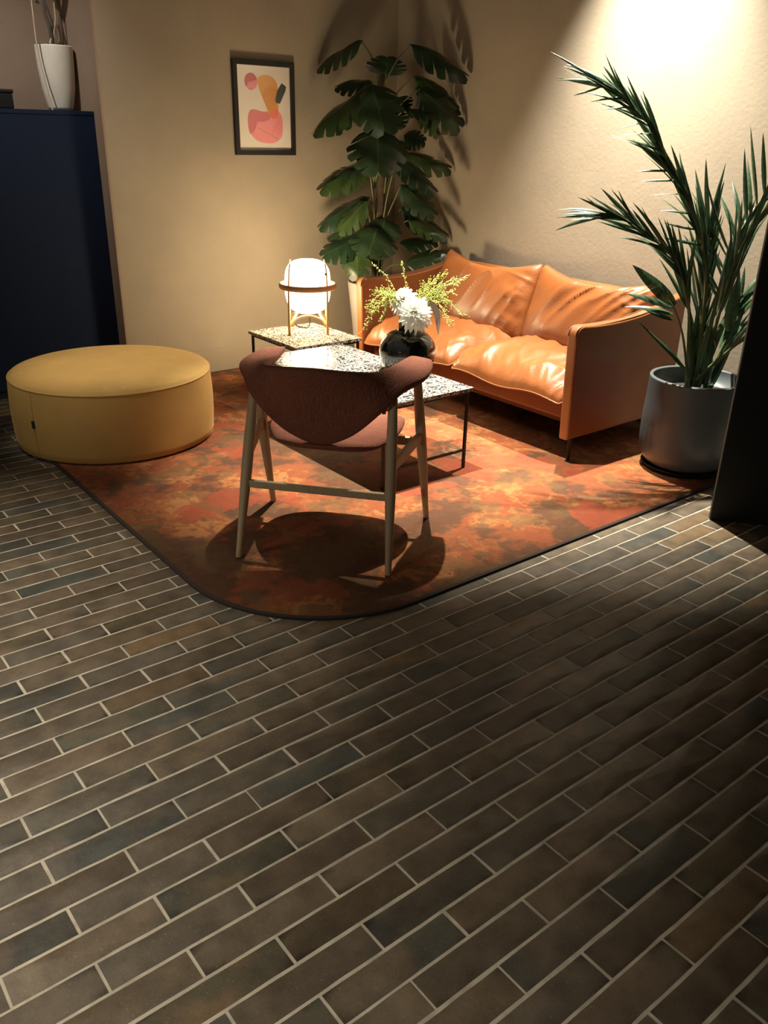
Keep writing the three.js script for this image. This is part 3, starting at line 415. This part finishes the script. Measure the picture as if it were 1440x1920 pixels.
// ------------------------------------------------------------------ armchair seen from behind
{
  const r = V(0.6425, 0, 0.7663), f = V(0.7663, 0, -0.6425);
  const t = thing('armchair', 'rust brown upholstered armchair on pale oak legs, its back to the viewer', 'chair', [-2.359, RUG + 0.002, 2.592]);
  t.rotation.y = -Math.atan2(0.7663, 0.6425);   // local x = chair right, local -z = forward
  const P = (a, b, h) => V(a, h - RUG, -b);
  const feet = { b: [0.294, -0.28], f: [0.345, 0.28] }, tops = { b: [0.262, -0.105, 0.668], f: [0.322, 0.05, 0.68] };
  const at = (k, s, h) => { const q = h / tops[k][2]; return P(s * mixf(feet[k][0], tops[k][0], q), mixf(feet[k][1], tops[k][1], q), h); };
  for (const s of [-1, 1]) for (const k of ['b', 'f']) part('leg', sweep([at(k, s, RUG), at(k, s, 0.2), at(k, s, 0.42), at(k, s, tops[k][2])], (u) => 0.0125 + 0.0085 * sm(0, 0.55, u) - 0.004 * sm(0.62, 1, u), 20, 14), oak, t);
  const bar = (a, b, hh, ww) => { const d = b.clone().sub(a), L = d.length(); const g = new RoundedBoxGeometry(ww, hh, L, 2, 0.005); metreUV(g); const m = new THREE.Matrix4().lookAt(V(0, 0, 0), d, V(0, 1, 0)); g.applyMatrix4(m); g.translate((a.x + b.x) / 2, (a.y + b.y) / 2, (a.z + b.z) / 2); return g; };
  for (const s of [-1, 1]) part('side_rail', bar(at('b', s, 0.395), at('f', s, 0.425), 0.042, 0.02), oak, t);
  part('back_stretcher', bar(at('b', -1, 0.292), at('b', 1, 0.292), 0.03, 0.018), oak, t);
  part('front_rail', bar(P(-0.3, 0.14, 0.395), P(0.3, 0.14, 0.395), 0.035, 0.02), oak, t);
  // back shell: lower and upper rim curves, wrapped forward into the arm wings
  const Lo = [[0, -0.15, 0.455], [0.12, -0.163, 0.502], [0.235, -0.158, 0.602], [0.305, -0.1, 0.667], [0.357, -0.01, 0.688], [0.366, 0.13, 0.694], [0.342, 0.285, 0.697]];
  const Up = [[0, -0.25, 0.764], [0.11, -0.228, 0.756], [0.19, -0.16, 0.742], [0.218, -0.06, 0.724], [0.228, 0.05, 0.712], [0.242, 0.16, 0.708], [0.262, 0.285, 0.706]];
  const full = (A) => new THREE.CatmullRomCurve3([...A.slice(1).reverse().map((p) => P(-p[0], p[1], p[2])), ...A.map((p) => P(p[0], p[1], p[2]))], false, 'centripetal');
  const cl = full(Lo), cu = full(Up), NU = 96, NV = 40, T = 0.023;
  const shell = gridGeo(NU, NV, (u, v) => {
    const ang = v * Math.PI * 2, un = 0.012 + 0.976 * u, endS = Math.pow(1 - Math.pow(Math.abs(u * 2 - 1), 14), 0.5);
    const a = cl.getPoint(un), b = cu.getPoint(un), e = 1e-3, tg = cl.getPoint(Math.min(1, un + e)).sub(cl.getPoint(Math.max(0, un - e))).add(cu.getPoint(Math.min(1, un + e)).sub(cu.getPoint(Math.max(0, un - e)))).normalize();
    const w = b.clone().sub(a), L = w.length(); w.normalize(); const n = tg.clone().cross(w).normalize();
    const c = Math.cos(ang), s = Math.sin(ang), ex = Math.sign(c) * Math.pow(Math.abs(c), 0.5), ez = Math.sign(s) * Math.pow(Math.abs(s), 0.62);
    const belly = 0.028 * (1 - ex * ex) * sm(0.1, 0.3, L);
    return a.clone().lerp(b, 0.5).addScaledVector(w, ex * L / 2 * (0.86 + 0.14 * endS)).addScaledVector(n, ez * T * endS * (1 - 0.38 * sm(0.5, 0.85, Math.abs(u * 2 - 1))) - belly * 0.6);
  }, (u, v) => [u * 1.3, v * 0.7]);
  part('back_shell', shell, boucle, t, 'rust boucle backrest wrapping forward into arm wings');
  // seat pad: rounded triangle, dished
  const seat = gridGeo(72, 40, (u, v) => {
    const th = u * Math.PI * 2, ph = (v - 0.5) * Math.PI, cr = Math.pow(Math.cos(ph), 0.45), sy = Math.sin(ph);
    const c = Math.cos(th), s = Math.sin(th), k = Math.pow(Math.pow(Math.abs(c), 3) + Math.pow(Math.abs(s), 3), -1 / 3);
    let x = c * k * cr, y = s * k * cr; const wid = 0.265 - 0.06 * sm(0.1, -1.0, y);
    const bx = x * wid, by = 0.07 + y * 0.238; const h = 0.437 + sy * (sy > 0 ? 0.028 : 0.034) + 0.032 * x * x * sm(-0.8, 0.4, y) + 0.02 * sm(-0.55, -1, y) - 0.014 * (1 - x * x) * (sy > 0 ? 1 : 0);
    return P(bx, by, h);
  }, (u, v) => [u * 1.4, v * 0.6]);
  part('seat', seat, boucle, t);
}

// ------------------------------------------------------------------ black vase with flowers
const VX = -1.455, VZ = 1.955, TOP = 0.42;
{
  const t = thing('flower_vase', 'round glossy black vase with a narrow neck on the coffee table', 'vase', [VX, TOP, VZ]);
  part('body', smoothLathe([[0, 0], [0.06, 0.0], [0.085, 0.008], [0.126, 0.05], [0.142, 0.1], [0.134, 0.148], [0.1, 0.19], [0.06, 0.207], [0.051, 0.214], [0.049, 0.24], [0.049, 0.295], [0.05, 0.305], [0.045, 0.306], [0.043, 0.29], [0.043, 0.23]], 72, 80), phy({ color: lin(0.004, 0.004, 0.004), roughness: 0.06, clearcoat: 1, clearcoatRoughness: 0.03 }), t);
}
function chrysanthemum(label, c, dir, rad, seed) {
  const t = thing('white_chrysanthemum', label, 'flower', [0, 0, 0], 0, null); delete t.userData.group;
  const R = rng(seed), d = V(...dir).normalize(), C = V(...c), ps = [], a = Math.abs(d.y) < 0.9 ? V(0, 1, 0) : V(1, 0, 0), X = a.clone().cross(d).normalize(), Y = d.clone().cross(X);
  const NP = 190;
  for (let i = 0; i < NP; i++) {
    const q = (i + 0.5) / NP, el = mixf(1.45, -0.55, Math.pow(q, 0.75)) + (R() - 0.5) * 0.2, az = i * 2.39996 + (R() - 0.5) * 0.3, L = rad * mixf(0.55, 1.02, q) * (0.85 + R() * 0.3), w = rad * 0.075 * (0.8 + R() * 0.5);
    const side = X.clone().multiplyScalar(Math.cos(az)).addScaledVector(Y, Math.sin(az)), o = side.clone().multiplyScalar(Math.cos(el)).addScaledVector(d, Math.sin(el)), nrm = side.clone().multiplyScalar(-Math.sin(el)).addScaledVector(d, Math.cos(el)), wv = o.clone().cross(nrm);
    const curl = (R() - 0.2) * 0.25 * (q > 0.6 ? 1 : -0.4), drp = q > 0.7 ? 0.25 * R() : 0;
    ps.push(gridGeo(4, 2, (u, v) => { const ww = w * (0.55 + 1.1 * u) * Math.sqrt(Math.max(0.02, 1 - Math.pow(u, 5))); const p = C.clone().addScaledVector(o, L * (0.1 + 0.9 * u)).addScaledVector(nrm, -curl * L * u * u + Math.pow(v * 2 - 1, 2) * ww * 0.7).addScaledVector(wv, (v - 0.5) * 2 * ww); p.y -= drp * L * u * u; return p; }));
  }
  const m = part('petals', merge(ps), phy({ color: lin(0.88, 0.88, 0.82), roughness: 0.9, transmission: 0.4, thickness: 0, side: THREE.DoubleSide }), t); m.userData = { kind: 'stuff', label: 'narrow white petals' };
  const g = new THREE.IcosahedronGeometry(rad * 0.16, 2); g.translate(C.x + d.x * rad * 0.12, C.y + d.y * rad * 0.12, C.z + d.z * rad * 0.12); part('flower_centre', g, std({ color: lin(0.55, 0.58, 0.12), roughness: 0.8 }), t);
  part('stem', sweep([[VX + 0.008 * (seed % 3 - 1), TOP + 0.16, VZ], [VX, TOP + 0.28, VZ + 0.004], C.clone().addScaledVector(d, -rad * 0.25)], 0.003, 12, 6), petioleMat, t);
}
chrysanthemum('large white chrysanthemum hanging over the front rim of the black vase', FL[0], [-0.62, 0.5, 0.62], 0.092, 3);
chrysanthemum('smaller white chrysanthemum behind and above the drooping white one', FL[1], [-0.5, 0.85, 0.2], 0.078, 8);
{
  const seedMat = std({ color: lin(0.4, 0.46, 0.09), roughness: 0.7 }), seedMat2 = std({ color: lin(0.5, 0.5, 0.15), roughness: 0.7 }), stemM = std({ color: lin(0.28, 0.34, 0.08), roughness: 0.7 });
  const SPRIG_PLACE = { 0: 'drooping lowest at the left of the white flowers', 3: 'second lowest of those fanning left of the flowers', 4: 'third lowest of those fanning left of the flowers', 1: 'fourth lowest of those fanning left of the flowers', 5: 'fifth lowest of those fanning left of the flowers', 2: 'reaching highest among the bushy ones left of the flowers',
    12: 'drooping lowest at the right of the white flowers', 11: 'second lowest of those fanning right of the flowers', 13: 'third lowest of those fanning right of the flowers', 15: 'fourth lowest of those fanning right of the flowers', 10: 'fifth lowest of those fanning right of the flowers', 14: 'rising steeply just right of the white flowers', 9: 'reaching farthest right toward the back cushion', 8: 'reaching highest among those right of the flowers' };
  SPR.forEach((p, i) => {
    const R = rng(900 + i), T = V(...p), A = V(VX, TOP + 0.17, VZ), N = V(VX + (T.x - VX) * 0.16, TOP + 0.31, VZ + (T.z - VZ) * 0.16), mid = N.clone().lerp(T, 0.5); mid.y += 0.03 + 0.05 * (T.y < 0.76 ? 1 : 0.2);
    const up = i === 6 || i === 7, lab = i === 6 ? 'thin green seed sprig curling over, tallest at the left of the bouquet' : i === 7 ? 'thin upright green seed sprig at the top of the bouquet' : 'yellow green seed sprig ' + SPRIG_PLACE[i];
    const t = thing('seed_sprig', lab, 'sprig', [0, 0, 0], 0, up ? undefined : i < 6 ? 'seed sprigs left of the white flowers' : 'seed sprigs right of the white flowers');
    const c = curve([A, N, mid, T]); const bs = [], st = [sweep(c, (s) => 0.0016 - s * 0.0008, 24, 5)];
    const nb = up ? 26 : 40; for (let k = 0; k < nb; k++) {
      const s = mixf(0.42, 1, k / nb), b = c.getPointAt(Math.min(1, s)), tg = c.getTangentAt(Math.min(1, s)); const dv = V(R() - 0.5, R() - 0.5, R() - 0.5).normalize(); const L = (up ? 0.014 : 0.034) * (1 - 0.55 * s) * (0.6 + R());
      const e = b.clone().addScaledVector(dv, L).addScaledVector(tg, L * 1.2); st.push(sweep(new THREE.LineCurve3(b, e), 0.0006, 1, 3));
      const ns = up ? 2 : 4; for (let q = 0; q < ns; q++) { const g = new THREE.OctahedronGeometry(0.0024 + R() * 0.0016, 0); const w = b.clone().lerp(e, (q + 1) / ns); g.translate(w.x + (R() - 0.5) * 0.007, w.y + (R() - 0.5) * 0.007, w.z + (R() - 0.5) * 0.007); bs.push(g); }
    }
    part('stalk', merge(st), stemM, t); const m = part('seeds', merge(bs), i % 3 ? seedMat : seedMat2, t); m.userData = { kind: 'stuff', label: 'tiny yellow green seeds' };
  });
  // striped drooping leaf on the right of the neck
  const t = thing('striped_leaf', 'drooping striped greyish leaf beside the neck of the black vase', 'leaf');
  const lm = tex(64, 256, (u, v) => { const k = Math.sin(v * 70 + Math.abs(u - 0.5) * 16) > 0 ? 1 : 0.55; return [0.5 * k, 0.42 * k, 0.38 * k]; });
  const c = curve([[VX, TOP + 0.29, VZ], [VX + 0.06, TOP + 0.36, VZ + 0.05], [VX + 0.1, TOP + 0.3, VZ + 0.09], [VX + 0.112, TOP + 0.185, VZ + 0.1]]);
  part('blade', gridGeo(20, 6, (u, v) => { const p = c.getPointAt(u), w = 0.022 * Math.sin(Math.PI * Math.pow(u, 0.8)); return p.add(V(0.62 * (v - 0.5) * 2 * w, 0.004 * Math.cos((v - 0.5) * 3), 0.78 * (v - 0.5) * 2 * w)); }), std({ map: lm, roughness: 0.6, side: THREE.DoubleSide }), t);
}

// ------------------------------------------------------------------ monstera in the corner
{
  const gx = -0.47, gz = 0.41;
  const t = thing('potted_monstera', 'tall dark green monstera in a cream planter in the room corner', 'potted plant', [0, 0, 0]);
  const pg = lathe([[0, 0], [0.13, 0], [0.14, 0.01], [0.168, 0.3], [0.198, 0.56], [0.197, 0.568], [0.186, 0.57], [0.18, 0.56], [0.172, 0.5], [0, 0.5]], 56); pg.translate(gx, RUG, gz); part('planter', pg, concrete, t, 'cream tapered planter');
  const sg = new THREE.CylinderGeometry(0.172, 0.172, 0.03, 40); sg.translate(gx, 0.505 + RUG, gz); part('soil', sg, soil, t);
  part('moss_pole', sweep([[gx, 0.5, gz], [gx + 0.02, 1.0, gz], [gx + 0.03, 1.5, gz + 0.01], [gx + 0.02, 1.85, gz]], (s) => 0.034 - 0.012 * s, 20, 10), mossPole, t);
  const leafGeo = (seed) => {                 // split leaf: lobes joined along the midrib
    const R = rng(seed), gs = [], NL = 5;
    const halfW = (s) => Math.pow(Math.sin(Math.PI * Math.pow(clamp(s, 0, 1), 0.62)), 0.75) * 0.5 + 0.02;
    const sh = (x, y) => V(x, y, -0.26 * y * y - 0.5 * Math.abs(x) * Math.abs(x) - 0.1 * Math.abs(x) + 0.02 * Math.sin(y * 9 + x * 7));
    for (const sd of [-1, 1]) {
      for (let i = 0; i < NL; i++) {
        const s0 = -0.06 + 1.0 * i / NL, s1 = -0.06 + 1.0 * (i + 1) / NL, gap = (i > 0 && i < NL - 1) ? 0.24 + R() * 0.3 : 0.08, cut = 0.2 + R() * 0.3, sweepUp = 0.16 + 0.16 * i / NL;
        gs.push(gridGeo(7, 3, (u, v) => {
          const sN = mixf(s0, s1, v), k = sm(cut, 1, u), vv = mixf(v, 0.5 + (v - 0.5) * (1 - gap), k), s = mixf(s0, s1, vv), W = halfW(s * 0.98 + 0.04) * (1 - 0.1 * Math.abs(v - 0.4) * k);
          const x = sd * W * u, y = mixf(sN, s, k) + sweepUp * u * (1 - 0.55 * i / NL) - (i === 0 ? 0.1 * u * (1 - v) : 0); return sh(x, clamp(y, -0.16, 1.02));
        }, (u, v) => [0.5 + sd * u * 0.5, mixf(s0, s1, v)]));
      }
    }
    gs.forEach((g, i) => { if (i < NL) { const ix = g.index.array; for (let q = 0; q < ix.length; q += 3) { const k = ix[q]; ix[q] = ix[q + 1]; ix[q + 1] = k; } g.computeVertexNormals(); } });
    return merge(gs);
  };
  const vars = [11, 22, 33, 44].map(leafGeo);
  MON.forEach((q, i) => {
    const R = rng(60 + i), B = V(q[0], q[1], q[2]), T = V(q[3], q[4], q[5]), Y = T.clone().sub(B), L = Y.length(); Y.normalize();
    const cam = V(-0.62, 0.34, 0.7), upv = V(-0.15, 0.95, 0.2), N = cam.clone().multiplyScalar(q[6] / L > 0.75 ? 0.85 : 0.4).addScaledVector(upv, 0.8).add(V((R() - 0.5) * 0.5, (R() - 0.5) * 0.3, (R() - 0.5) * 0.5));
    N.addScaledVector(Y, -N.dot(Y)).normalize(); const X = Y.clone().cross(N).normalize(); const Lf = L * 1.06, wd = Math.max(q[6] * 1.12, L * 0.6);
    const m = part('leaf', vars[i % 4], leafMats[i % 3], t); basisMesh(m, B, X.multiplyScalar(wd), Y.multiplyScalar(Lf), N.multiplyScalar(Lf));
    const sy = (i % 2 && B.y < 1.5) ? 0.52 : Math.max(0.52, B.y - 0.28 - R() * 0.15), S = V(gx + (R() - 0.5) * 0.07, sy, gz + (R() - 0.5) * 0.07), md = S.clone().lerp(B, 0.6); md.y += 0.05; md.x += (gx - md.x) * 0.25; md.z += (gz - md.z) * 0.25;
    m.updateMatrixWorld(); const bb = new THREE.Box3().setFromObject(m, true); m.position.x -= Math.max(0, bb.max.x + 0.012); m.position.z += Math.max(0, 0.012 - bb.min.z); B.copy(m.position);
    part('petiole', sweep([S, md, B], (s) => 0.0075 - s * 0.0035, 12, 6), petioleMat, t);
  });
}

// ------------------------------------------------------------------ palm in the grey pot
{
  const gx = -0.455, gz = 2.955;
  const t = thing('potted_palm', 'leaning palm with long narrow leaflets in a dark grey glazed pot', 'potted plant', [0, 0, 0]);
  const pg = smoothLathe([[0, 0.012], [0.12, 0.012], [0.165, 0.018], [0.205, 0.05], [0.226, 0.12], [0.229, 0.24], [0.224, 0.36], [0.222, 0.452]], 64, 50); const rim = lathe([[0.222, 0.452], [0.2205, 0.458], [0.208, 0.459], [0.204, 0.452], [0.203, 0.36], [0, 0.36]], 64);
  const pot = merge([pg, rim]); pot.translate(gx, RUG, gz); part('pot', pot, greyGlaze, t, 'dark grey glazed pot');
  const sa = lathe([[0, 0], [0.19, 0], [0.205, 0.018], [0.2, 0.021], [0.185, 0.011], [0, 0.011]], 48); sa.translate(gx, RUG, gz); part('saucer', sa, blackPaint, t, 'black saucer');
  const sg = new THREE.CylinderGeometry(0.203, 0.203, 0.02, 40); sg.translate(gx, 0.365 + RUG, gz); part('soil', sg, soil, t);
  const blade = (bend) => gridGeo(9, 4, (u, v) => { const w = 0.5 * Math.pow(Math.sin(Math.PI * Math.pow(u * 0.97 + 0.03, 0.72)), 0.8); const x = (v - 0.5) * 2 * w; return V(x, u, -bend * u * u - 0.35 * (Math.abs(x) - 0.25) * (1 - u * 0.4) * 0.12); });
  const bl = [blade(0.08), blade(0.2), blade(0.34), blade(-0.1)];
  const leaflet = (parent, B, D, L, w, N, k) => { const Y = D.clone().normalize(), Z = N.clone().addScaledVector(Y, -N.dot(Y)).normalize(), X = Y.clone().cross(Z); const m = part('leaflet', bl[k % 4], palmMats[k % 3], parent); basisMesh(m, B, X.multiplyScalar(w), Y.multiplyScalar(L), Z.multiplyScalar(L)); };
  const toCam = V(-0.83, 0.2, 0.5).normalize();
  const frond = (key, o) => {
    const c = curve(FRO[key]), R = rng(o.seed), fr = o.bare ? t.children[t.children.length - 1] : part('frond', sweep(c, (s) => 0.011 - 0.0085 * s, 26, 7), petioleMat, t);
    for (let i = 0; i < o.n; i++) for (const sd of o.sides) {
      const s = mixf(o.s0, 0.995, (i + R() * 0.5) / o.n), B = c.getPointAt(s), T = c.getTangentAt(s), S = toCam.clone().cross(T).normalize().multiplyScalar(sd), a = mixf(o.a0, o.a1, s) * (sd > 0 ? o.kp : o.kn) + (R() - 0.5) * o.ja;
      const D = T.clone().multiplyScalar(Math.cos(a)).addScaledVector(S, Math.sin(a)).addScaledVector(toCam, (R() - 0.5) * o.jc); D.y += o.up; const L = o.len * (0.75 + R() * 0.4) * (1 - 0.3 * s);
      leaflet(fr, B, D, L, o.w * (0.75 + R() * 0.5), toCam.clone().add(V((R() - 0.5) * 1.2, R() * 1.4, (R() - 0.5) * 1.2)), Math.floor(R() * 12));
    }
  };
  frond('A', { seed: 1, n: 34, s0: 0.26, sides: [-1, 1], a0: 0.06, a1: 0.2, kp: 1.0, kn: 0.5, ja: 0.16, jc: 0.22, up: -0.05, len: 0.33, w: 0.017 });
  frond('A', { seed: 11, n: 12, s0: 0.4, sides: [1], a0: 1.2, a1: 0.7, kp: 1, kn: 1, ja: 0.3, jc: 0.3, up: -0.05, len: 0.21, w: 0.012, bare: 1 });
  frond('B', { seed: 2, n: 20, s0: 0.3, sides: [1], a0: 0.75, a1: 0.62, kp: 1, kn: 0.25, ja: 0.25, jc: 0.25, up: 0.1, len: 0.38, w: 0.019 });
  frond('B', { seed: 12, n: 18, s0: 0.26, sides: [-1], a0: 0.1, a1: 0.1, kp: 1, kn: 1, ja: 0.2, jc: 0.25, up: -0.02, len: 0.36, w: 0.018, bare: 1 });
  frond('B2', { seed: 3, n: 16, s0: 0.26, sides: [-1, 1], a0: 0.14, a1: 0.14, kp: 0.8, kn: 0.6, ja: 0.3, jc: 0.25, up: -0.02, len: 0.36, w: 0.018 });
  frond('C', { seed: 4, n: 24, s0: 0.32, sides: [-1, 1], a0: 0.2, a1: 0.16, kp: 0.8, kn: 0.9, ja: 0.3, jc: 0.3, up: -0.03, len: 0.3, w: 0.018 });
  frond('E', { seed: 5, n: 15, s0: 0.2, sides: [-1, 1], a0: 0.3, a1: 0.2, kp: 1, kn: 1, ja: 0.3, jc: 0.3, up: 0.1, len: 0.38, w: 0.018 });
  frond('F', { seed: 6, n: 7, s0: 0.3, sides: [-1, 1], a0: 0.12, a1: 0.12, kp: 1, kn: 1, ja: 0.3, jc: 0.2, up: 0.02, len: 0.24, w: 0.013 });
  frond('G', { seed: 7, n: 8, s0: 0.3, sides: [-1, 1], a0: 0.35, a1: 0.3, kp: 1, kn: 1, ja: 0.4, jc: 0.3, up: 0.12, len: 0.26, w: 0.026 });
  const c = curve(FRO.D), fr = part('frond', sweep(c, (s) => 0.008 - 0.006 * s, 18, 6), petioleMat, t);
  SL.forEach((q, i) => { const B = V(q[0], q[1], q[2]), T = V(q[3], q[4], q[5]); leaflet(fr, B, T.clone().sub(B), T.distanceTo(B), q[6] * 0.5 * 2, toCam.clone().add(V(0, 0.4 + 0.2 * (i % 3), 0)), i); });
  for (let i = 0; i < 16; i++) { const R = rng(70 + i), a = R() * 6.28, B = V(gx + Math.cos(a) * 0.05 + 0.01, 0.38, gz + Math.sin(a) * 0.05); leaflet(fr, B, V((R() - 0.5) * 0.45, 1, (R() - 0.5) * 0.45), 0.32 + R() * 0.26, 0.03 + R() * 0.02, toCam.clone().add(V((R() - 0.5) * 2, 0, (R() - 0.5) * 2)), i); }
}

// ------------------------------------------------------------------ black partition panel at the right
{
  const t = thing('partition_panel', 'tall black partition panel standing right of the grey palm pot', 'partition', [-0.913, 0, 3.41], -Math.atan2(0.19, 0.157));
  part('panel', rbox(0.0, 1.1, 0, 2.3, -0.03, 0.0, 0.002, 2), blackPaint, t); part('edge_strip', rbox(-0.004, 0.0, 0, 2.3, -0.03, 0.0, 0.001, 1), std({ color: lin(0.03, 0.03, 0.029), roughness: 0.6 }), t, 'dark grey edge strip');
}

// ------------------------------------------------------------------ unseen lamp out of view at the left, placed to light chair and pouf
{
  const t = thing('unseen_floor_lamp', 'unseen floor lamp with a round globe, out of view at the left, placed to light the armchair', 'lamp', [-6.3, 0, 3.7]);
  part('base', lathe([[0, 0], [0.15, 0], [0.15, 0.015], [0.02, 0.025], [0, 0.025]], 32), blackMetal, t); part('pole', sweep([[0, 0.02, 0], [0, 0.7, 0], [0, 1.42, 0]], 0.01, 6, 10), blackMetal, t);
  const globe = new THREE.SphereGeometry(0.15, 36, 24); globe.translate(0, 1.56, 0); part('unseen_lamp_globe', globe, std({ color: lin(0.9, 0.88, 0.82), emissive: lin(1, 0.88, 0.68), emissiveIntensity: 2, roughness: 0.4 }), t, 'glowing globe of the unseen lamp');
  const pl = new THREE.PointLight(lin(1, 0.9, 0.72), 5.5, 0, 2); pl.position.set(0, 1.56, 0); pl.shadow.radius = 6; pl.castShadow = true; t.add(pl);
}

// ------------------------------------------------------------------ ceiling spotlights, out of view
for (const L of LAMPS) {
  const t = thing('unseen_ceiling_spotlight', L.label, 'spotlight', [L.x, CEIL, L.z]);
  part('housing', lathe([[0, 0], [0.055, 0], [0.055, -0.09], [0.046, -0.09], [0.043, -0.07], [0, -0.07]], 28), blackPaint, t);
  const g = new THREE.CircleGeometry(0.042, 24); g.rotateX(Math.PI / 2); g.translate(0, -0.072, 0); part('lamp_disc', g, std({ color: lin(0.8, 0.8, 0.75), emissive: lin(...L.col), emissiveIntensity: 6 }), t, 'glowing lamp face');
  const s = new THREE.SpotLight(lin(...L.col), L.cd, 0, L.ang, L.pen, 2); s.position.set(0, -0.1, 0); s.shadow.radius = L.r; s.castShadow = true; s.target.position.set(L.aim[0] - L.x, L.aim[1] - CEIL, L.aim[2] - L.z); t.add(s); t.add(s.target);
}

scene.traverse((o) => { if (o.isMesh) { o.castShadow = true; o.receiveShadow = true; } });
renderer.render(scene, camera);
